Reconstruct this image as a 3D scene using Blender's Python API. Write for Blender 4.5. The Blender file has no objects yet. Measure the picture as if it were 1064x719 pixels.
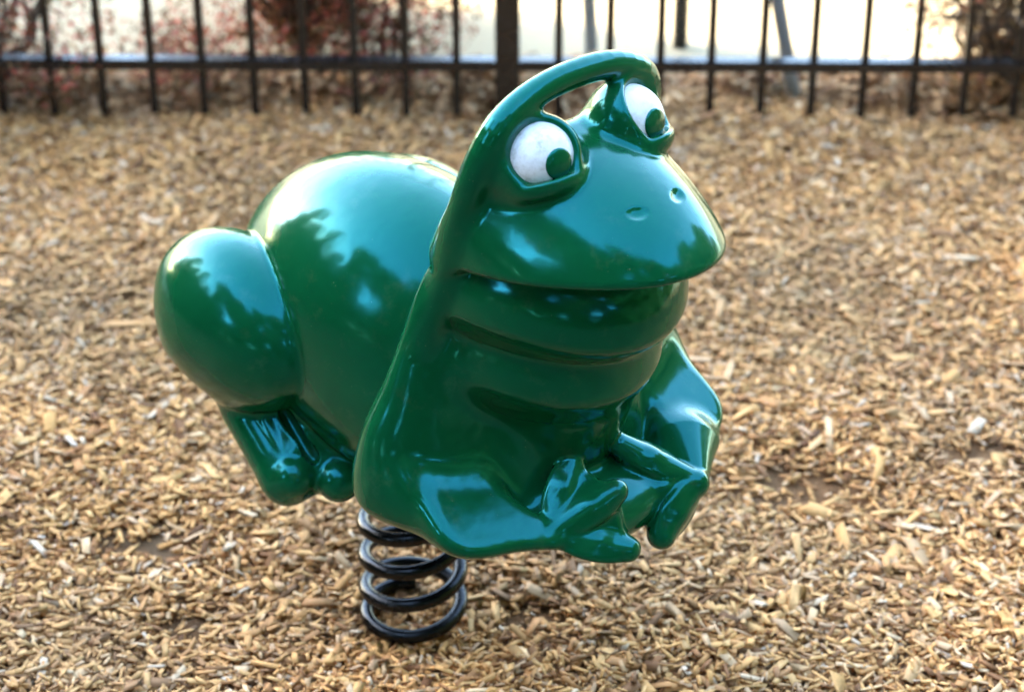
import bpy, bmesh, math, random
import numpy as np
from mathutils import Euler, Vector, Matrix

random.seed(7); RNG = np.random.default_rng(11)
SC = bpy.context.scene; COL = SC.collection
PSI = math.radians(42)                     # heading of the rider
SUN_EL, SUN_AZ = math.radians(19), math.radians(-74)   # azimuth clockwise from +Y

# ---------------------------------------------------------------- node and tag helpers
def tag(o, label=None, cat=None, group=None, kind=None):
    if label: o['label'] = label
    if cat: o['category'] = cat
    if group: o['group'] = group
    if kind: o['kind'] = kind
    return o
def link(o, parent=None):
    COL.objects.link(o)
    if parent: o.parent = parent
    return o
def empty(name, loc=(0, 0, 0), rz=0.0):
    o = bpy.data.objects.new(name, None); o.empty_display_size = .2
    o.location = loc; o.rotation_euler = (0, 0, rz)
    return link(o)
def obj(name, me, mat, parent=None):
    o = bpy.data.objects.new(name, me)
    if mat: me.materials.append(mat)
    return link(o, parent)
def from_bm(name, bm, mat, parent=None, smooth=False):
    me = bpy.data.meshes.new(name)
    bmesh.ops.recalc_face_normals(bm, faces=bm.faces[:])
    bm.to_mesh(me); bm.free()
    if smooth: me.polygons.foreach_set('use_smooth', [True] * len(me.polygons))
    return obj(name, me, mat, parent)
class Mat:
    def __init__(s, name):
        s.m = bpy.data.materials.new(name); s.m.use_nodes = True; s.t = s.m.node_tree; s.n = s.t.nodes
        s.b = s.n['Principled BSDF']; s.out = s.n['Material Output']
    def add(s, typ, **kw):
        n = s.n.new(typ)
        for k, v in kw.items():
            if k.startswith('i_'): n.inputs[k[2:].replace('_', ' ')].default_value = v
            else: setattr(n, k, v)
        return n
    def ln(s, a, b): s.t.links.new(a, b)
    def ramp(s, src, stops, interp='LINEAR'):
        r = s.n.new('ShaderNodeValToRGB'); e = r.color_ramp.elements; r.color_ramp.interpolation = interp
        while len(e) < len(stops): e.new(.5)
        for q, (p, c) in zip(e, stops): q.position = p; q.color = (*c, 1) if len(c) == 3 else c
        s.ln(src, r.inputs[0]); return r.outputs[0]
    def noise(s, scale, detail=4, rough=.55, vec=None, dist=0.0):
        n = s.add('ShaderNodeTexNoise'); n.inputs['Scale'].default_value = scale; n.inputs['Detail'].default_value = detail
        n.inputs['Roughness'].default_value = rough; n.inputs['Distortion'].default_value = dist
        s.ln(vec if vec else s.obj(), n.inputs['Vector']); return n.outputs['Fac']
    def obj(s):
        if not hasattr(s, '_tc'): s._tc = s.n.new('ShaderNodeTexCoord')
        return s._tc.outputs['Object']
    def mix(s, fac, a, b, mode='MIX'):
        n = s.add('ShaderNodeMix', data_type='RGBA', blend_type=mode)
        for sock, v in ((n.inputs[0], fac), (n.inputs[6], a), (n.inputs[7], b)):
            if isinstance(v, (int, float)): sock.default_value = v
            elif isinstance(v, tuple): sock.default_value = (*v, 1)
            else: s.ln(v, sock)
        return n.outputs[2]
    def bump(s, height, strength, dist):
        n = s.add('ShaderNodeBump'); n.inputs['Strength'].default_value = strength; n.inputs['Distance'].default_value = dist
        s.ln(height, n.inputs['Height']); s.ln(n.outputs[0], s.b.inputs['Normal'])
    def set(s, **kw):
        for k, v in kw.items():
            i = s.b.inputs[k.replace('_', ' ')]
            if isinstance(v, bpy.types.NodeSocket): s.ln(v, i)
            elif isinstance(v, tuple) and len(v) == 3: i.default_value = (*v, 1)
            else: i.default_value = v
        return s
# ---------------------------------------------------------------- implicit sculpting (numpy signed distances)
F32 = np.float32
def V(*a): return np.array(a, F32)
def smin(a, b, k):
    if k <= 0: return np.minimum(a, b)
    h = np.maximum(k - np.abs(a - b), 0) / k
    return np.minimum(a, b) - h * h * k * 0.25
def smax(a, b, k): return -smin(-a, -b, k)
def rot_xyz(deg):
    return np.array(Euler([math.radians(d) for d in deg]).to_matrix(), F32)
def ell(P, c, r, rot=None):
    q = P - V(*c)
    if rot is not None: q = q @ rot_xyz(rot)          # into the ellipsoid's own axes
    r = V(*r)
    k0 = np.sqrt(((q / r) ** 2).sum(1)); k1 = np.sqrt(((q / (r * r)) ** 2).sum(1)) + 1e-9
    return k0 * (k0 - 1) / k1
def cone(P, a, b, ra, rb):
    a = V(*a); b = V(*b); ab = b - a
    t = np.clip(((P - a) @ ab) / float(ab @ ab), 0, 1)
    return np.linalg.norm(P - a - t[:, None] * ab, axis=1) - (ra + (rb - ra) * t)
def chain(P, pts, k=0.0):
    d = None
    for (a, ra), (b, rb) in zip(pts[:-1], pts[1:]):
        e = cone(P, a, b, ra, rb)
        d = e if d is None else smin(d, e, k)
    return d
def tri(P, a, b, c, th):
    a, b, c = V(*a), V(*b), V(*c)
    n = np.cross(b - a, c - a); n /= np.linalg.norm(n)
    pa = P - a; dist = pa @ n
    inside = np.ones(len(P), bool); ed = np.full(len(P), 1e9, F32)
    for u, v in ((a, b), (b, c), (c, a)):
        e = v - u; w = P - u
        inside &= (w @ np.cross(n, e)) >= 0
        t = np.clip((w @ e) / float(e @ e), 0, 1)
        ed = np.minimum(ed, np.linalg.norm(w - t[:, None] * e, axis=1))
    return np.where(inside, np.abs(dist), ed) - th
def lut(z, zs, vs):
    return np.interp(z, zs, vs).astype(F32)
def smooth_lut(zs, vs):
    zz = np.linspace(zs[0] - .1, zs[-1] + .1, 300); v = np.interp(zz, zs, vs)
    ker = np.hanning(31); ker /= ker.sum()
    v = np.convolve(np.pad(v, 15, mode='edge'), ker, 'valid')
    return zz, v
BELL_Z = [.33, .36, .39, .43, .48, .53, .57, .657, .727, .80, .87]
BELL_W = smooth_lut(BELL_Z, [.205, .235, .258, .270, .268, .252, .228, .186, .160, .148, .14])
BELL_F = smooth_lut(BELL_Z, [.39, .385, .375, .358, .332, .315, .306, .280, .248, .26, .27])     # front X
BELL_B = smooth_lut(BELL_Z, [.12, .115, .115, .12, .135, .15, .165, .19, .215, .24, .26])        # back X
BACK = smooth_lut([.30, .45, .53, .60, .657, .727, .80, .87, .93], [.09, .12, .145, .165, .185, .215, .243, .280, .300])
HANDLE_PTS = [((.200, .200, .50), .012), ((.222, .182, .571), .016), ((.246, .163, .657), .019), ((.266, .148, .727), .021), ((.283, .145, .80), .0205),
              ((.302, .139, .867), .020), ((.316, .126, .917), .0190), ((.319, .102, .943), .0180), ((.319, .056, .960), .0176),
              ((.319, 0, .965), .0176)]
EYE_C = (.342, .073, .890); EYE_R = .0445
GAZE = np.array([.68, .42, .60], F32); GAZE /= np.linalg.norm(GAZE)
def cat_rom(pts, n):
    out = []
    Q = [np.array(list(p) + [r], float) for p, r in pts]; Q = [Q[0]] + Q + [np.array([Q[-2][0], -Q[-2][1], Q[-2][2], Q[-2][3]])]
    for i in range(1, len(Q) - 2):
        for j in range(n):
            t = j / n; a, b, c, d = Q[i - 1], Q[i], Q[i + 1], Q[i + 2]
            v = .5 * (2 * b + (c - a) * t + (2 * a - 5 * b + 4 * c - d) * t * t + (3 * b - a - 3 * c + d) * t ** 3)
            out.append((tuple(v[:3]), v[3]))
    out.append((tuple(Q[-2][:3]), Q[-2][3]))
    return out
HANDLE_C = cat_rom(HANDLE_PTS, 3)
def handle_sdf(S): return chain(S, HANDLE_C)

def leaf(P, a, b, up, wid, th, over=.012):
    a, b = np.array(a, float), np.array(b, float); u = b - a; L = np.linalg.norm(u); u /= L
    n = np.array(up, float); n -= u * (n @ u); n /= np.linalg.norm(n); v = np.cross(n, u)
    M = np.stack([u, v, n], 1).astype(F32)
    q = (P - V(*(a + u * (L * .58)))) @ M
    return ell(q, (0, 0, 0), (L * .42 + over, wid, th))
def hand(Q, wr, tips, rt, bend, up, root=.011):
    wr = np.array(wr); h = None
    for i, t in enumerate(tips):
        t = np.array(t); m = wr + .6 * (t - wr) + np.array(bend)
        c = smin(cone(Q, wr, m, root, rt[i] * .50), cone(Q, m, t, rt[i] * .50, rt[i] * .72), .012)
        c = smin(c, leaf(Q, wr, t, up[i], rt[i] * 1.18, .0130), .008)
        h = c if h is None else smin(h, c, .004)
    for a, b in zip(tips[:-1], tips[1:]):
        a, b = np.array(a), np.array(b); sag = np.array([-.005, 0, -.005])
        h = smin(h, tri(Q, wr, wr + .93 * (a - wr) + sag, wr + .93 * (b - wr) + sag, .011), .010)
    return h
def frog_sdf(P):
    P = P.astype(F32)
    S = P.copy(); S[:, 1] = np.abs(S[:, 1])             # mirrored half
    x, y, z = P[:, 0], S[:, 1], P[:, 2]
    # rump, belly
    d = ell(P, (-.035, 0, .493), (.256, .178, .212), (0, -5, 0))
    d = smin(d, ell(P, (.05, 0, .42), (.24, .155, .135)), .05)
    # thigh and shank
    th = ell(S, (-.155, .163, .486), (.150, .098, .118), (0, 10, 0))
    th = smin(th, cone(S, (-.175, .165, .462), (-.14, .165, .402), .080, .042), .045)
    d = smin(d, th, .008)
    # foot: a sloping slab with three tendons and ball toes
    toes = [(-.018, .190, .308), (.020, .142, .300), (.036, .092, .315)]
    ft = tri(S, (-.140, .184, .373), (-.035, .190, .302), (-.050, .090, .394), .031)
    ft = smin(ft, tri(S, (-.035, .190, .302), (.02, .095, .305), (-.050, .090, .394), .031), .015)
    ft = smin(ft, tri(S, (-.140, .178, .345), (-.030, .190, .288), (-.07, .105, .31), .022), .03)
    ribs = [((-.130 + (.186 - s) * .8, s, .408), (t[0] - .010, t[1], t[2] + .019)) for t, s in zip(toes, (.186, .146, .104))]
    for (u0, u1), (v0, v1) in zip(ribs[:-1], ribs[1:]):
        m0, m1 = (np.array(u0) + np.array(v0)) / 2, (np.array(u1) + np.array(v1)) / 2
        g0 = m0 + .30 * (m1 - m0) + np.array([.004, 0, .012]); g1 = m0 + .98 * (m1 - m0) + np.array([.004, 0, .010])
        ft = smax(ft, -cone(S, g0, g1, .0098, .0115), .003)
    for t, (u, v) in zip(toes, ribs):
        ft = smin(ft, cone(S, u, v, .0078, .0095), .004)
        ft = smin(ft, np.linalg.norm(S - V(*t), axis=1) - .0305, .006)
    d = smin(d, ft, .010)
    # front body: bell with shoulders
    w = lut(z, *BELL_W); fr = lut(z, *BELL_F); bk = lut(z, *BELL_B)
    xc = (fr + bk) / 2; dp = (fr - bk) / 2
    e = np.sqrt(((x - xc) / dp) ** 2 + (y / w) ** 2)
    bell = (e - 1) * np.minimum(w, dp) * .9
    bell = smax(bell, z - .82, .06)
    # forearm, bowed outwards
    fa = smin(cone(S, (.250, .182, .442), (.345, .186, .424), .081, .052), cone(S, (.345, .186, .424), (.408, .110, .398), .052, .022), .03)
    fa = smax(fa, .58 * x + .073 * y + .81 * z - .579, .014)          # flat top of the forearm
    bell = smin(bell, ell(P, (.250, 0, .47), (.112, .13, .10)), .03)
    bell = smin(bell, fa, .016)
    # throat rolls
    q = P - V(.262, 0, .556); q[:, 2] += -.14 * q[:, 0] - 1.6 * y * y
    ro = np.where(q[:, 2] > 0, ell(q, (0, 0, 0), (.168, .150, .15)), ell(q, (0, 0, 0), (.168, .150, .068)))
    q = P - V(.272, 0, .645); q[:, 2] += -.14 * q[:, 0] - 1.65 * y * y
    up = q[:, 2] > 0
    jaw = np.where(up, ell(q, (0, 0, 0), (.200, .160, .150)), ell(q, (0, 0, 0), (.200, .160, .060)))
    bell = smin(bell, ro, .028)
    jaw = smin(jaw, smax(ell(q, (0, 0, 0), (.150, .120, .30)), z - .80, .02), .018)
    bell = smin(bell, jaw, .015)
    bell = smax(bell, .368 + .16 * np.maximum(y - .10, 0) - z, .04)
    # head over the mouth
    hd = ell(P, (.228, 0, .745), (.330, .176, .161))
    hd = smax(hd, y - .162, .02)
    hd = smax(hd, x * .355 + y * .815 + z * .458 - .639, .05)
    hd = smax(hd, (.785 + .16 * (x - .53)) - z, .014)
    front = smin(bell, hd, .005)
    front = smax(front, lut(z, *BACK) - x, .035)         # the riders' side is hollowed towards the seat
    # eye bulges with lids opened towards the gaze
    q = S - V(*EYE_C); along = q @ GAZE; ql = np.linalg.norm(q, axis=1)
    eb = smin(ql - (EYE_R + .008), ell(S, (.322, .084, .870), (.044, .048, .048)), .02)
    front = smin(front, eb, .016)
    # lower lid
    ax2 = np.array([-.36, 0, .93], F32); tq = q @ ax2
    rad = q - tq[:, None] * ax2
    lid = np.sqrt((np.linalg.norm(rad, axis=1) - (EYE_R - .005)) ** 2 + ((tq + .027) / 1.3) ** 2) - .011
    lid = smax(lid, -(q[:, 0] + .01), .02)
    front = smin(front, lid, .010)
    sock = smax(ql - (EYE_R + .03), (.54 * ql - along) * .8, .003)
    sock = smax(sock, -.021 - tq, .004)
    front = smax(front, -sock, .005)
    # handle, blended into the head
    front = smin(front, handle_sdf(S), .014)
    # nostrils: small scoops under a ledge
    front = smax(front, -ell(S, (.4685, .033, .8535), (.0090, .0140, .0058), (0, 30, 30)), .003)
    d = smin(d, front, .012)
    # hands
    d = smin(d, ell(P, (.385, 0, .390), (.066, .11, .044)), .02)
    d = smin(d, hand(P, (.402, -.108, .398), [(.370, -.038, .460), (.434, -.022, .440), (.464, -.028, .370)], (.0205, .0200, .0220), (.002, 0, .004), [(.75, -.62, .1), (.45, -.5, .75), (.15, -.5, .85)]), .005)
    d = smin(d, cone(P, (.385, .150, .405), (.452, .108, .398), .042, .014), .03)
    d = smin(d, hand(P, (.450, .108, .402), [(.380, .035, .458), (.418, .030, .404), (.458, .038, .357)], (.0210, .0200, .0265), (.002, 0, .003), [(.6, .2, .75), (.8, .0, .6), (.9, .2, .2)], .0125), .005)
    return d

def surface_net(fn, lo, hi, h):
    lo = np.array(lo, float); n = np.ceil((np.array(hi) - lo) / h).astype(int)
    B = 8; nb = -(-n // B); n = nb * B
    ax = [lo[i] + (np.arange(nb[i]) + .5) * B * h for i in range(3)]
    C = np.stack(np.meshgrid(*ax, indexing='ij'), -1).reshape(-1, 3)
    dc = fn(C).reshape(nb)
    G = np.repeat(np.repeat(np.repeat(dc, B, 0), B, 1), B, 2).astype(F32)
    act = np.argwhere(np.abs(dc) < B * h * 1.25)
    off = np.stack(np.meshgrid(*[np.arange(B)] * 3, indexing='ij'), -1).reshape(-1, 3)
    for s in range(0, len(act), 3000):
        I = (act[s:s + 3000, None, :] * B + off[None]).reshape(-1, 3)
        G[I[:, 0], I[:, 1], I[:, 2]] = fn(lo + (I + .5) * h)
    # cells = 8 neighbouring samples
    sgn = G < 0
    c = [G[i:n[0] - 1 + i, j:n[1] - 1 + j, k:n[2] - 1 + k] for i in (0, 1) for j in (0, 1) for k in (0, 1)]
    cnt = sum((q < 0).astype(np.int8) for q in c)
    cells = np.argwhere((cnt > 0) & (cnt < 8))
    idx = np.full(cnt.shape, -1, np.int32); idx[tuple(cells.T)] = np.arange(len(cells))
    acc = np.zeros((len(cells), 3)); m = np.zeros(len(cells))
    corner = [(i, j, k) for i in (0, 1) for j in (0, 1) for k in (0, 1)]
    val = np.stack([q[tuple(cells.T)] for q in c], 1)
    for a in range(8):
        for b in range(a + 1, 8):
            if sum(abs(corner[a][q] - corner[b][q]) for q in range(3)) != 1: continue
            va, vb = val[:, a], val[:, b]; x = (va < 0) != (vb < 0)
            t = np.where(x, va / np.where(x, va - vb, 1), 0)
            p = np.array(corner[a]) + t[:, None] * (np.array(corner[b]) - np.array(corner[a]))
            acc += np.where(x[:, None], p, 0); m += x
    verts = lo + (cells + .5 + acc / m[:, None]) * h
    quads = []
    for axn in range(3):
        u, v = [(1, 2), (2, 0), (0, 1)][axn]
        sl0 = [slice(None)] * 3; sl1 = [slice(None)] * 3
        sl0[axn] = slice(0, -1); sl1[axn] = slice(1, None)
        A = sgn[tuple(sl0)]; Bq = sgn[tuple(sl1)]
        E = np.argwhere(A != Bq); flip = A[tuple(E.T)]
        ok = (E[:, u] > 0) & (E[:, v] > 0) & np.all(E < np.array(cnt.shape), axis=1)
        E = E[ok]; flip = flip[ok]
        du = np.zeros(3, int); du[u] = 1; dv = np.zeros(3, int); dv[v] = 1
        q = np.stack([idx[tuple((E - o).T)] for o in (du + dv, dv, 0 * du, du)], 1)
        q[~flip] = q[~flip][:, ::-1]
        quads.append(q)
    quads = np.concatenate(quads); quads = quads[(quads >= 0).all(1)]
    e = h * .35
    def grad(v):
        g = np.stack([fn(v + e * np.eye(3)[i]) - fn(v - e * np.eye(3)[i]) for i in range(3)], 1).astype(float)
        return g / (2 * e)
    for _ in range(2):
        g = grad(verts); s = fn(verts).astype(float)
        step = s / np.maximum((g * g).sum(1), .2)
        step = np.clip(step, -.5 * h, .5 * h)
        verts = verts - step[:, None] * g
    nrm = grad(verts); nrm /= np.linalg.norm(nrm, axis=1)[:, None] + 1e-12
    return verts, quads, nrm

def mesh_np(name, verts, faces, nrm=None):
    me = bpy.data.meshes.new(name); nv = len(verts); nf, k = faces.shape
    me.vertices.add(nv); me.vertices.foreach_set('co', np.asarray(verts, F32).ravel())
    me.loops.add(nf * k); me.loops.foreach_set('vertex_index', faces.astype(np.int32).ravel())
    me.polygons.add(nf); me.polygons.foreach_set('loop_start', np.arange(0, nf * k, k, dtype=np.int32))
    me.update(calc_edges=True); me.validate()
    if nrm is not None:
        me.polygons.foreach_set('use_smooth', np.ones(nf, bool))
        me.normals_split_custom_set_from_vertices(np.asarray(nrm, float).tolist())
    return me
# ---------------------------------------------------------------- materials
def mat_frog():
    m = Mat('green_gloss_paint')
    n = m.noise(5, 4); f = m.noise(90, 3)
    col = m.ramp(n, [(.3, (.0001, .060, .0170)), (.7, (.0003, .074, .0225))])
    v = m.add('ShaderNodeTexVoronoi'); v.inputs['Scale'].default_value = 95; m.ln(m.obj(), v.inputs['Vector'])
    speck = m.ramp(v.outputs['Distance'], [(.045, (.5, .5, .5)), (.075, (0, 0, 0))])        # dried dirt specks, in patches
    patch = m.ramp(m.noise(11, 6, .7), [(.50, (0, 0, 0)), (.66, (1, 1, 1))])
    dust = m.ramp(m.noise(26, 8, .78), [(.55, (0, 0, 0)), (.85, (.11, .11, .11))])
    both = m.mix(1.0, m.mix(1.0, speck, patch, 'MULTIPLY'), dust, 'ADD')
    m.set(Base_Color=m.mix(both, col, (.30, .24, .15)))
    m.set(Roughness=m.ramp(m.noise(9, 5), [(.3, (.11,) * 3), (.75, (.19,) * 3)]))
    m.set(IOR=1.5, Specular_IOR_Level=.80, Specular_Tint=(.05, .74, .90))
    a = m.add('ShaderNodeMath', operation='MULTIPLY_ADD'); m.ln(f, a.inputs[0]); a.inputs[1].default_value = .05; m.ln(m.noise(16, 2), a.inputs[2])
    m.bump(a.outputs[0], .22, .006)
    return m.m
def mat_white():
    m = Mat('white_eye_paint')
    d = m.ramp(m.noise(60, 6, .75), [(.44, (.78, .78, .76)), (.56, (.66, .65, .61)), (.70, (.40, .38, .33))])
    m.set(Base_Color=d, Roughness=.35, Specular_IOR_Level=.5)
    return m.m
def mat_black(name, col=(.012, .012, .014), rough=.32, spec=.5):
    m = Mat(name)
    c = m.ramp(m.noise(30, 5, .65), [(.55, col), (.8, tuple(min(1, v * 2.6 + .012) for v in col))])
    m.set(Base_Color=c, Roughness=m.ramp(m.noise(22, 4), [(.3, (rough - .08,) * 3), (.7, (rough + .15,) * 3)]), Specular_IOR_Level=spec)
    m.bump(m.noise(150, 3), .12, .002)
    return m.m
def mat_chip():
    m = Mat('wood_chip')
    g = m.add('ShaderNodeNewGeometry'); r = g.outputs['Random Per Island']
    c = m.ramp(r, [(0, (.13, .044, .014)), (.09, (.32, .120, .036)), (.26, (.61, .270, .086)), (.50, (.82, .395, .120)),
                   (.76, (.89, .478, .170)), (.85, (.62, .355, .19)), (.95, (.92, .56, .27)), (1, (.76, .58, .41))])
    # grain along each chip and weathering in patches
    w = m.noise(330, 4, .7)
    c = m.mix(m.ramp(w, [(.35, (0, 0, 0)), (.75, (.45, .45, .45))]), c, (.20, .115, .055))
    big = m.noise(1.7, 3)
    c = m.mix(m.ramp(big, [(.32, (.55, .55, .55)), (.62, (0, 0, 0))]), c, (.30, .19, .095))
    m.set(Base_Color=c, Roughness=.82, Specular_IOR_Level=.25)
    m.bump(m.noise(420, 3), .35, .0012)
    return m.m
def mat_soil():
    m = Mat('mulch_soil')
    v = m.add('ShaderNodeTexVoronoi'); v.inputs['Scale'].default_value = 70; m.ln(m.obj(), v.inputs['Vector'])
    c = m.ramp(m.noise(60, 6, .7), [(.3, (.16, .072, .030)), (.55, (.29, .140, .060)), (.75, (.40, .205, .090))])
    c = m.mix(m.ramp(m.noise(2.2, 4), [(.4, (0, 0, 0)), (.65, (.6, .6, .6))]), c, (.26, .165, .09))
    m.set(Base_Color=c, Roughness=.95, Specular_IOR_Level=.1)
    m.bump(m.noise(120, 6, .75), .9, .01)
    return m.m
def mat_concrete():
    m = Mat('pale_concrete')
    c = m.ramp(m.noise(2.5, 5), [(.3, (.33, .26, .155)), (.7, (.41, .325, .195))])
    c = m.mix(m.ramp(m.noise(90, 5, .7), [(.5, (0, 0, 0)), (.8, (.35, .35, .35))]), c, (.36, .33, .28))
    m.set(Base_Color=c, Roughness=.85, Specular_IOR_Level=.2)
    m.bump(m.noise(160, 4), .3, .002)
    return m.m
def mat_leaf(name, cols, trans=.35, rough=.55):
    m = Mat(name)
    g = m.add('ShaderNodeNewGeometry'); r = g.outputs['Random Per Island']
    k = len(cols); c = m.ramp(r, [(i / max(1, k - 1), q) for i, q in enumerate(cols)])
    m.set(Base_Color=c, Roughness=rough, Specular_IOR_Level=.3)
    tr = m.add('ShaderNodeBsdfTranslucent'); m.ln(c, tr.inputs['Color'])
    mx = m.add('ShaderNodeMixShader'); mx.inputs[0].default_value = trans
    m.ln(m.b.outputs[0], mx.inputs[1]); m.ln(tr.outputs[0], mx.inputs[2]); m.ln(mx.outputs[0], m.out.inputs[0])
    return m.m
def mat_bark():
    m = Mat('bark')
    c = m.ramp(m.noise(25, 6, .7), [(.3, (.055, .036, .022)), (.7, (.16, .11, .07))])
    m.set(Base_Color=c, Roughness=.9); m.bump(m.noise(40, 5), .8, .02)
    return m.m
def mat_steel(name, col, rough=.4):
    m = Mat(name)
    m.set(Base_Color=m.ramp(m.noise(12, 4), [(.3, tuple(v * .85 for v in col)), (.7, col)]), Roughness=rough, Specular_IOR_Level=.5)
    return m.m
M_FROG, M_WHITE, M_SPRING = mat_frog(), mat_white(), mat_black('black_coated_steel', (.002, .002, .0025), .20, .28)
M_FENCE = mat_black('black_fence_paint', (.006, .006, .007), .24, .6)
M_CHIP, M_SOIL, M_CONC, M_BARK = mat_chip(), mat_soil(), mat_concrete(), mat_bark()

# ---------------------------------------------------------------- basic shapes
def box(bm, lo, hi, bev=0.0):
    r = bmesh.ops.create_cube(bm, size=1)
    for v in r['verts']:
        v.co = Vector([lo[i] + (v.co[i] + .5) * (hi[i] - lo[i]) for i in range(3)])
    if bev:
        ed = list({e for v in r['verts'] for e in v.link_edges})
        bmesh.ops.bevel(bm, geom=ed, offset=bev, segments=2, affect='EDGES')
def tube(bm, pts, rad, seg=10, cap=True):
    pts = [Vector(p) for p in pts]; n = len(pts)
    rad = rad if isinstance(rad, (list, tuple, np.ndarray)) else [rad] * n
    rings = []; up = None
    for i, p in enumerate(pts):
        t = (pts[min(i + 1, n - 1)] - pts[max(i - 1, 0)]).normalized()
        if up is None: up = Vector((0, 0, 1)) if abs(t.z) < .9 else Vector((1, 0, 0))
        s = t.cross(up).normalized(); up = s.cross(t).normalized()
        rings.append([bm.verts.new(p + (s * math.cos(a) + up * math.sin(a)) * rad[i]) for a in [2 * math.pi * q / seg for q in range(seg)]])
    for a, b in zip(rings[:-1], rings[1:]):
        for q in range(seg):
            bm.faces.new((a[q], a[(q + 1) % seg], b[(q + 1) % seg], b[q]))
    if cap:
        bm.faces.new(rings[0][::-1]); bm.faces.new(rings[-1])

# ---------------------------------------------------------------- the frog spring rider
rider = empty('spring_rider', (0, 0, 0), PSI - math.pi / 2)
tag(rider, 'glossy green frog spring rider with white eyes on a black coil spring', 'spring rider')
VOX = .0032
fv, fq, fn = surface_net(frog_sdf, (-.38, -.33, .22), (.60, .33, 1.03), VOX)
S_ = fv.copy(); S_[:, 1] = np.abs(S_[:, 1])
cen = S_[fq].mean(1)
hm = (handle_sdf(cen.astype(F32)) < .004) & (cen[:, 2] > .895)
def sub(mask):
    q = fq[mask]; u, inv = np.unique(q, return_inverse=True)
    return fv[u], inv.reshape(q.shape), fn[u]
obj('frog_body', mesh_np('frog_body', *sub(~hm)), M_FROG, rider)
obj('handle', mesh_np('handle', *sub(hm)), M_FROG, rider)
for sg in (-1, 1):
    c = Vector((EYE_C[0], EYE_C[1] * sg, EYE_C[2]))
    bm = bmesh.new(); bmesh.ops.create_uvsphere(bm, u_segments=64, v_segments=40, radius=EYE_R)
    bmesh.ops.translate(bm, verts=bm.verts, vec=c)
    eye = from_bm('eye', bm, M_WHITE, rider, True)
    bm = bmesh.new(); bmesh.ops.create_uvsphere(bm, u_segments=40, v_segments=24, radius=1)
    d = Vector((.93, .12 * sg, .20)).normalized()
    rot = d.to_track_quat('Z', 'Y').to_matrix().to_4x4()
    bmesh.ops.transform(bm, verts=bm.verts, matrix=Matrix.Translation(c + d * (EYE_R - .0032)) @ rot @ Matrix.Diagonal((.0182, .0186, .0050, 1)))
    from_bm('pupil', bm, M_FROG, eye, True)
# spring
bm = bmesh.new()
R_SP, W_SP, PITCH = .0690, .0107, .0575
SPRING_PH = math.radians(48 + 90)      # the buried end lies at the back
pts = []; nt_ = 4.8; steps = int(nt_ * 56)
for i in range(steps + 1):
    ph = 2 * math.pi * i / 56
    z = -.008 + PITCH * max(0, i / 56 - .50) + .006 * min(1, i / 28)
    pts.append((R_SP * math.cos(ph + SPRING_PH), R_SP * math.sin(ph + SPRING_PH), z))
tube(bm, pts, W_SP, 16)
from_bm('spring', bm, M_SPRING, rider, True)
# mounting plate and clamp under the belly
bm = bmesh.new()
box(bm, (-.105, -.075, .2400), (.105, .075, .2480), .002)
for sx in (-1, 1):
    for sy in (-1, 1):
        r = bmesh.ops.create_cone(bm, cap_ends=True, segments=6, radius1=.009, radius2=.009, depth=.008)
        bmesh.ops.translate(bm, verts=r['verts'], vec=(sx * .088, sy * .058, .236))
box(bm, (-.08, -.06, .2485), (.08, .06, .33), .004)
from_bm('mounting_plate', bm, M_SPRING, rider)

# ---------------------------------------------------------------- ground
def sheet(name, x0, x1, y0, y1, z, mat, n=1, height=None):
    bm = bmesh.new(); xs = np.linspace(x0, x1, n + 1); ys = np.linspace(y0, y1, n + 1)
    vs = [[bm.verts.new((x, y, z + (height(x, y) if height else 0))) for x in xs] for y in ys]
    for j in range(n):
        for i in range(n): bm.faces.new((vs[j][i], vs[j][i + 1], vs[j + 1][i + 1], vs[j + 1][i]))
    return tag(from_bm(name, bm, mat, None, True), kind='structure')
sheet('ground', -400, 400, -400, 400, -.055, M_SOIL)
def hills(x, y):
    g = np.exp(-(x * x + y * y) / .05)                   # scuffed hollow round the spring
    return (.013 * np.sin(3.1 * x + 1.3) * np.cos(2.7 * y + .4) + .010 * np.sin(7.3 * x - 2.2 * y + .8) + .005 * np.sin(11 * y + 4 * x)) * (1 - g) - .020 * g
BARE = [(.62, .33, .16, .09), (-.42, .17, .11, .07), (-.33, -.03, .06, .05), (.88, .40, .12, .07), (.17, -.02, .05, .06)]
def bare(x, y):
    b = np.zeros_like(np.asarray(x, float))
    for cx, cy, rx, ry in BARE: b = np.maximum(b, np.exp(-(((x - cx) / rx) ** 2 + ((y - cy) / ry) ** 2)))
    return b
sheet('play_area_soil', -4, 4.5, -3.5, 1.80, -.016, M_SOIL, 90, lambda x, y: float(hills(x, y) - .004 * bare(x, y)))
sheet('pavement', -12, 14, 1.80, 14, -.030, M_CONC)

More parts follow.
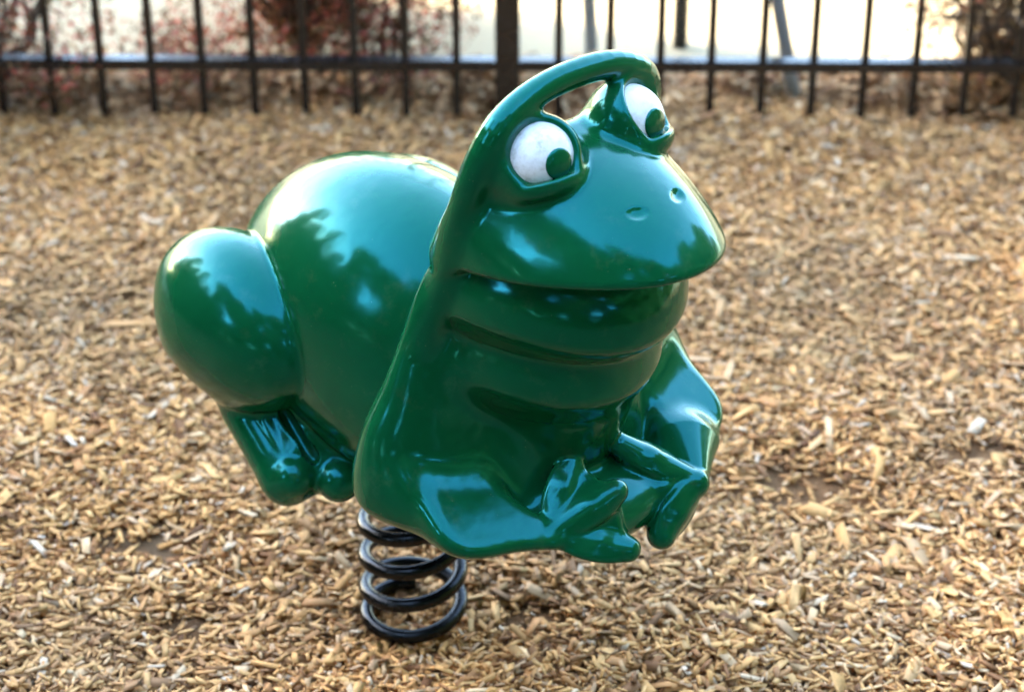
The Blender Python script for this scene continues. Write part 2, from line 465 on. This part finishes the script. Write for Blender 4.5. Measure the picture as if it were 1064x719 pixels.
def chips(name, n, x0, x1, y0, y1, lmin, lmax, zspread, mat, zfun, dens=None, leafy=False):
    x = RNG.uniform(x0, x1, n); y = RNG.uniform(y0, y1, n)
    if dens is not None:
        k = RNG.random(n) < dens(x, y); x, y = x[k], y[k]; n = len(x)
    L = np.exp(RNG.normal(math.log((lmin + lmax) / 2 * .85), .42, n)).clip(lmin * .6, lmax * 2.0)
    Wd = L * RNG.uniform(.15, .40, n); T = RNG.uniform(.0010, .0034, n) if not leafy else RNG.uniform(.0006, .001, n)
    small = RNG.random(n) < .36; L[small] *= .5; Wd[small] *= .7
    big = RNG.random(n) < .02; L[big] *= 1.5; Wd[big] *= .8
    sx = np.array([-1, 1, 1, -1, -1, 1, 1, -1]) * .5; sy = np.array([-1, -1, 1, 1, -1, -1, 1, 1]) * .5; sz = np.array([-1] * 4 + [1] * 4) * .5
    jx = 1 + RNG.uniform(-.40, .12, (n, 8)); jy = 1 + RNG.uniform(-.45, .10, (n, 8)); jz = 1 + RNG.uniform(-.35, .1, (n, 8))
    P = np.stack([sx * jx * L[:, None], sy * jy * Wd[:, None], sz * jz * T[:, None]], -1)
    P[:, :, 2] += (P[:, :, 0] / L[:, None]) ** 2 * L[:, None] * RNG.uniform(-.12, .12, n)[:, None]     # slight bow
    P[:, :, 1] += P[:, :, 0] * RNG.uniform(-.3, .3, n)[:, None]                                          # skew
    az = RNG.uniform(0, 2 * math.pi, n); t1 = RNG.normal(0, .23 if not leafy else .5, n); t2 = RNG.normal(0, .24 if not leafy else .5, n)
    ca, sa = np.cos(az), np.sin(az)
    c1, s1, c2, s2 = np.cos(t1), np.sin(t1), np.cos(t2), np.sin(t2)
    X, Y, Z = P[..., 0], P[..., 1], P[..., 2]
    Y, Z = Y * c2[:, None] - Z * s2[:, None], Y * s2[:, None] + Z * c2[:, None]
    X, Z = X * c1[:, None] + Z * s1[:, None], -X * s1[:, None] + Z * c1[:, None]
    X, Y = X * ca[:, None] - Y * sa[:, None], X * sa[:, None] + Y * ca[:, None]
    z = zfun(x, y) + RNG.uniform(-1, 1, n) * zspread
    V_ = np.stack([X + x[:, None], Y + y[:, None], Z + z[:, None]], -1).reshape(-1, 3)
    f = np.array([[0, 3, 2, 1], [4, 5, 6, 7], [0, 1, 5, 4], [1, 2, 6, 5], [2, 3, 7, 6], [3, 0, 4, 7]])
    Fc = (f[None] + 8 * np.arange(n)[:, None, None]).reshape(-1, 4)
    me = mesh_np(name, V_, Fc)
    return obj(name, me, mat)
def in_view(x, y):                                     # denser where the picture looks from near by
    d = np.where((y > -.45) & (y < 1.9) & (x > -1.25) & (x < 1.55), 1.0, .45)
    return d * (1 - .90 * bare(x, y))
tag(chips('wood_chips', 370000, -2.2, 2.6, -1.1, 1.72, .013, .036, .008, M_CHIP, lambda x, y: hills(x, y) - .004 - .006 * bare(x, y), in_view),
    'loose tan wood chips covering the play area under the frog', 'wood chips', kind='stuff')

# dead leaves and litter along the fence
M_LITTER = mat_leaf('dry_leaf', [(.18, .076, .032), (.36, .17, .07), (.52, .27, .11), (.66, .38, .17), (.44, .26, .13), (.74, .50, .27)], .2, .8)
def ridge(x, y): return -.012 + .045 * np.exp(-((y - 1.73) / .085) ** 2) * (.75 + .35 * np.sin(9 * x + 1) * np.sin(4.3 * x) + .2 * np.sin(23 * x))
tag(chips('leaf_litter', 26000, -2.4, 2.8, 1.56, 1.93, .022, .045, .012, M_LITTER, ridge, lambda x, y: np.exp(-((y - 1.73) / .13) ** 2), True),
    'brown dead leaves and litter piled along the foot of the fence', 'leaf litter', kind='stuff')

# ---------------------------------------------------------------- fence
FX, FY, STEP, RZ = .1345, 1.613, .10180, .118
fence = empty('metal_fence', (FX, FY, 0), math.radians(-.55))
tag(fence, 'black metal picket fence running behind the frog across the back of the play area', 'fence')
def add_post(x):
    bm = bmesh.new(); box(bm, (x - .0245, -.0245, -.06), (x + .0245, .0245, 1.26), .003)
    box(bm, (x - .029, -.029, 1.2603), (x + .029, .029, 1.275), .004)
    from_bm('post', bm, M_FENCE, fence)
NP = 23
for k in (-1, 0, 1): add_post(k * NP * STEP)
for z in (RZ, 1.08):
    for k in (-1, 0):
        bm = bmesh.new(); box(bm, (k * NP * STEP + .0247, -.0155, z - .0115), ((k + 1) * NP * STEP - .0247, .0155, z + .0115), .003)
        from_bm('rail', bm, M_FENCE, fence)
bm = bmesh.new(); box(bm, (-.008, -.008, .006), (.008, .008, 1.19), .0016)
me = bpy.data.meshes.new('picket'); bmesh.ops.recalc_face_normals(bm, faces=bm.faces[:]); bm.to_mesh(me); bm.free(); me.materials.append(M_FENCE)
for i in range(-NP + 1, NP):
    if i == 0: continue
    o = bpy.data.objects.new('picket', me); o.location = (i * STEP, 0, random.uniform(-.003, .004)); o.rotation_euler = (0, random.uniform(-.004, .004), 0)
    link(o, fence)

# ---------------------------------------------------------------- plants
def leaf_mesh(name, P, size, aspect=.5, up=0.0, mat=None, parent=None):
    n = len(P); L = size * RNG.uniform(.6, 1.35, n); W = L * aspect
    d = RNG.normal(0, 1, (n, 3)); d[:, 2] += up; d /= np.linalg.norm(d, axis=1)[:, None]
    e = np.cross(d, RNG.normal(0, 1, (n, 3))); e /= np.linalg.norm(e, axis=1)[:, None]
    nn = np.cross(d, e)
    a = P - d * L[:, None] * .5; c = P + d * L[:, None] * .5
    b = P + e * W[:, None] * .5 + nn * L[:, None] * .08; g = P - e * W[:, None] * .5 + nn * L[:, None] * .08
    V_ = np.stack([a, b, c, g], 1).reshape(-1, 3); Fc = np.arange(4 * n).reshape(-1, 4)
    return obj(name, mesh_np(name, V_, Fc), mat, parent)
def clumps(n, cl):
    cl = np.array(cl, float); w = cl[:, 3] ** 2; k = RNG.choice(len(cl), n, p=w / w.sum())
    d = RNG.normal(0, 1, (n, 3)); d /= np.linalg.norm(d, axis=1)[:, None]
    r = RNG.random(n) ** (1 / 2.2)
    return cl[k, :3] + d * (r * cl[k, 3])[:, None] * np.array([1, 1, .85])
M_GREEN = mat_leaf('tree_leaf', [(.018, .040, .012), (.035, .070, .020), (.055, .095, .028), (.075, .11, .035)], .25)
M_RED = mat_leaf('red_leaf', [(.05, .040, .015), (.09, .055, .022), (.14, .05, .03), (.50, .085, .07), (.16, .11, .04), (.48, .14, .10), (.09, .06, .03), (.26, .16, .08)], .45)
M_BROWN = mat_leaf('brown_leaf', [(.10, .055, .025), (.17, .10, .045), (.26, .16, .075), (.12, .085, .035), (.30, .10, .06)], .45)
def bush(name, label, base, w, h, nl, leaf, mat, stems=16, low=.25, lean=(0, 0), group=None, body=True):
    t = empty(name, (base[0], base[1], -.02)); tag(t, label, 'bush', group)
    bm = bmesh.new(); tips = []
    for i in range(stems):
        a = random.uniform(0, 2 * math.pi); r = random.uniform(.15, 1) ** .7
        p = Vector((random.uniform(-.03, .03), random.uniform(-.03, .03), 0)); q = [p.copy()]
        tgt = Vector((math.cos(a) * r * w / 2 + lean[0], math.sin(a) * r * w / 2 + lean[1], h * random.uniform(.55, 1)))
        for s in range(1, 8):
            f = s / 7; q.append(Vector((p.x + (tgt.x - p.x) * f ** .7, p.y + (tgt.y - p.y) * f ** .7, tgt.z * f)) + Vector([random.gauss(0, .012) for _ in range(3)]))
            if f > low: tips.append(q[-1].copy())
        tube(bm, q, list(np.linspace(.0085, .002, 8)), 5)
        for _ in range(4):
            s0 = random.choice(q[2:]); e = s0 + Vector((random.gauss(0, .09), random.gauss(0, .09), random.uniform(.02, .12)))
            tube(bm, [s0, (s0 + e) / 2 + Vector((0, 0, .012)), e], [.003, .0025, .0015], 4); tips += [e.copy(), (s0 + e) / 2]
    from_bm('stem', bm, M_BARK, t)
    T = np.array([list(p) for p in tips]); P = T[RNG.integers(0, len(T), nl)] + RNG.normal(0, .042, (nl, 3))
    if body:
        cl = [(random.uniform(-1, 1) * w * .40, random.uniform(-1, 1) * w * .34, h * .9 * random.random() ** 2.4 + .03, w * .14) for _ in range(44)]
        k = nl // 2; P[:k] = clumps(k, cl)
    P = P[P[:, 2] > .02]
    leaf_mesh('foliage', P, leaf, .45, .3, mat, t)
    return t
bush('berry_bush', 'dark bush with red leaves behind the fence left of the thick post', (-.30, 1.98), .74, .95, 26000, .018, M_RED, 46, .04)
bush('berry_bush', 'low reddish bush behind the fence at the far left edge', (-.99, 1.78), .62, .45, 6500, .018, M_RED, 30, .05)
bush('bare_shrub', 'brown dense shrub behind the fence at the right edge', (1.16, 1.76), .38, .50, 4200, .020, M_BROWN, 34, .02)
bush('sapling', 'thin reddish twig growing between the dark bush and the thick post', (-.10, 1.88), .10, .45, 160, .020, M_RED, 4, .1, body=False)

# swing frame beyond the fence
M_BLUE = mat_steel('blue_grey_steel', (.36, .48, .66), .4)
swing = empty('swing_frame', (.55, 2.3, -.03)); tag(swing, 'blue grey tube legs of a swing frame standing on the pavement behind the fence', 'swing')
def leg(p, q, r=.0145, mat=M_BLUE):
    bm = bmesh.new(); o = Vector(swing.location); tube(bm, [Vector(p) - o, Vector(q) - o], r, 14); from_bm('leg', bm, mat, swing, True)
leg((.730, 1.690, -.03), (.30, 2.05, 2.0)); leg((.315, 1.945, -.03), (.20, 2.25, 2.0))
leg((.508, 2.02, -.03), (.53, 2.25, 2.0), .0165, M_FENCE)
bm = bmesh.new(); o_ = Vector(swing.location); tube(bm, [Vector((.0, 2.15, 2.02)) - o_, Vector((.9, 2.18, 2.02)) - o_], .02, 12); from_bm('crossbar', bm, M_BLUE, swing, True)

# trees that shade the play area (out of the picture, mirrored in the paint)
def tree(name, label, x, y, h, cw, nl, leaf=.20, group='shade trees around the play area'):
    t = empty(name, (x, y, -.05), random.uniform(0, 6)); tag(t, label, 'tree', group)
    bm = bmesh.new(); top = h * .55
    tube(bm, [(0, 0, -.1), (.05, .02, top * .4), (-.03, .06, top), (.05, .0, h * .8)], [h * .034, h * .026, h * .018, h * .006], 12)
    cl = []
    for i in range(26):
        a = random.uniform(0, 2 * math.pi); f = random.random(); z = h * (.07 + .89 * f)
        r = cw / 2 * math.sqrt(max(0, 1 - ((f - .40) / .62) ** 2)) * random.uniform(.35, 1)
        c = Vector((math.cos(a) * r, math.sin(a) * r, z)); cl.append((*c, random.uniform(.13, .21) * cw))
        if i < 12: tube(bm, [(0, 0, z * .62), c * .5 + Vector((0, 0, z * .38)), c], [h * .012, h * .008, h * .003], 6)
    from_bm('trunk', bm, M_BARK, t, True)
    leaf_mesh('crown', clumps(nl, cl), leaf, .6, 0, M_GREEN, t)
for x, y, h, cw in [(-8.5, -5.0, 11.0, 7.5), (-5.0, -8.6, 11.5, 8.0), (.2, -9.6, 11.0, 8.5), (5.2, -9.0, 11.0, 8.0), (9.5, -6.0, 9.5, 7.0), (9.5, -1.0, 9.5, 7.0), (8.5, -4.2, 8.0, 6.0), (10.5, 3.5, 7.0, 6.0)]:  # those on the right are added to fill bright gaps in the reflections
    tree('shade_tree', 'leafy green shade tree out of view around the play area, mirrored in the paint', x, y, h, cw, 26000, .29)
def evergreen(x, y, h, wd):  # added out of view to block the low sun
    t = empty('evergreen', (x, y, -.05), random.uniform(0, 6)); tag(t, 'unseen dense dark evergreen added on the left to shade the play area', 'tree', 'added evergreens left of the play area')
    bm = bmesh.new(); tube(bm, [(0, 0, -.1), (.02, 0, h * .5), (0, .02, h * .97)], [.10, .07, .015], 10)
    cl = []
    for i in range(40):
        f = (i + random.random()) / 40; r = wd / 2 * (1.05 - f) ** .7 * random.uniform(.3, .8); a = random.uniform(0, 6.3)
        cl.append((math.cos(a) * r, math.sin(a) * r, .2 + f * (h - .3), wd * .30 * (1.15 - .5 * f)))
        tube(bm, [(0, 0, .1 + f * (h - .6)), (math.cos(a) * r, math.sin(a) * r, .2 + f * (h - .4))], [.03, .008], 5)
    from_bm('trunk', bm, M_BARK, t, True)
    leaf_mesh('crown', clumps(20000, cl), .14, .55, 0, M_GREEN, t)
def hedge(name, label, x0, x1, y0, y1, h):  # added out of view to hide the bright horizon from the paint's reflections
    t = empty(name, ((x0 + x1) / 2, (y0 + y1) / 2, -.05)); tag(t, label, 'hedge')
    w, d = x1 - x0, y1 - y0; nc = int((w + d) * 1.5)
    cl = [(random.uniform(-w, w) / 2, random.uniform(-d, d) / 2, random.uniform(.2, h - .4), .75) for _ in range(nc * 2)]
    for c in cl[:nc]:
        bm = bmesh.new(); tube(bm, [(c[0], c[1], -.1), (c[0] * .99, c[1], c[2] * .6), c[:3]], [.03, .02, .008], 5); from_bm('stem', bm, M_BARK, t, True)
    leaf_mesh('foliage', clumps(nc * 1100, cl), .22, .6, 0, M_GREEN, t)
hedge('hedge', 'unseen long green hedge added behind the photographer to darken reflections', -11, 10, -7.6, -6.6, 2.6)
hedge('hedge', 'unseen green hedge added on the right to darken reflections', 7.0, 8.2, -6.4, 4.5, 4.4)
# unseen shelter, added to keep direct sun off the play area
M_WALL, M_ROOF, M_DOOR = mat_steel('wall_stain', (.20, .14, .09), .8), mat_steel('roof_metal', (.10, .12, .11), .5), mat_steel('door_paint', (.05, .10, .09), .5)
sh = empty('added_shelter', (-9.2, .6, -.05)); tag(sh, 'unseen brown gabled shelter added left of the play area to block the sun', 'added building')
bm = bmesh.new(); box(bm, (-1.2, -4.6, -.1), (1.2, 3.9, 3.7)); from_bm('wall', bm, M_WALL, sh)
bm = bmesh.new()
vs = [bm.verts.new(p) for p in [(-1.5, -4.9, 3.71), (1.5, -4.9, 3.71), (0, -4.9, 4.9), (-1.5, 4.2, 3.71), (1.5, 4.2, 3.71), (0, 4.2, 4.9)]]
for f in ((0, 1, 2), (5, 4, 3), (0, 3, 4, 1), (1, 4, 5, 2), (2, 5, 3, 0)): bm.faces.new([vs[i] for i in f])
from_bm('roof', bm, M_ROOF, sh)
bm = bmesh.new(); box(bm, (1.203, -.5, 0), (1.25, .5, 2.1), .01); from_bm('door', bm, M_DOOR, sh)
for i, y in enumerate((-2.0, -.7, .5, 1.6, 2.75)):
    evergreen(-5.9 + .25 * math.sin(i * 2.1), y, (5.4, 4.3, 5.8, 4.7, 5.3)[i], 1.9)

# ---------------------------------------------------------------- camera, light, world
cd = bpy.data.cameras.new('camera'); cam = bpy.data.objects.new('camera', cd); COL.objects.link(cam)
cam.location = (.1436, -2.862, 2.2); cam.rotation_euler = (math.radians(90 - 31.5), 0, 0)
cd.sensor_width = 36; cd.lens = 36 * 2550 / 1064; cd.clip_end = 2000; cd.clip_start = .05
cd.dof.use_dof = True; cd.dof.focus_distance = 3.02; cd.dof.aperture_fstop = 3.6; cd.dof.aperture_blades = 0
SC.camera = cam
sd = bpy.data.lights.new('sun', 'SUN'); so = bpy.data.objects.new('sun', sd); COL.objects.link(so)
sd.energy = 3.0; sd.angle = math.radians(.53); sd.color = (1, .88, .70)
dirv = Vector((math.sin(SUN_AZ) * math.cos(SUN_EL), math.cos(SUN_AZ) * math.cos(SUN_EL), math.sin(SUN_EL)))
so.rotation_euler = dirv.to_track_quat('Z', 'Y').to_euler(); so.location = (-6, 3, 8)
w = bpy.data.worlds.new('World'); SC.world = w; w.use_nodes = True; nt = w.node_tree
sky = nt.nodes.new('ShaderNodeTexSky'); sky.sky_type = 'NISHITA'; sky.sun_disc = False
sky.sun_elevation = SUN_EL; sky.sun_rotation = SUN_AZ; sky.air_density = 1.0; sky.dust_density = 1.0; sky.ozone_density = 1.6
nt.links.new(sky.outputs[0], nt.nodes['Background'].inputs[0]); nt.nodes['Background'].inputs[1].default_value = .15
SC.view_settings.view_transform = 'Standard'; SC.view_settings.look = 'None'; SC.view_settings.gamma = 1; SC.view_settings.use_curve_mapping = False
SC.view_settings.exposure = 4.4
SC.view_settings.use_white_balance = True; SC.view_settings.white_balance_temperature = 7000; SC.view_settings.white_balance_tint = 10
SC.render.engine = 'CYCLES'; SC.cycles.use_denoising = True; SC.cycles.max_bounces = 8
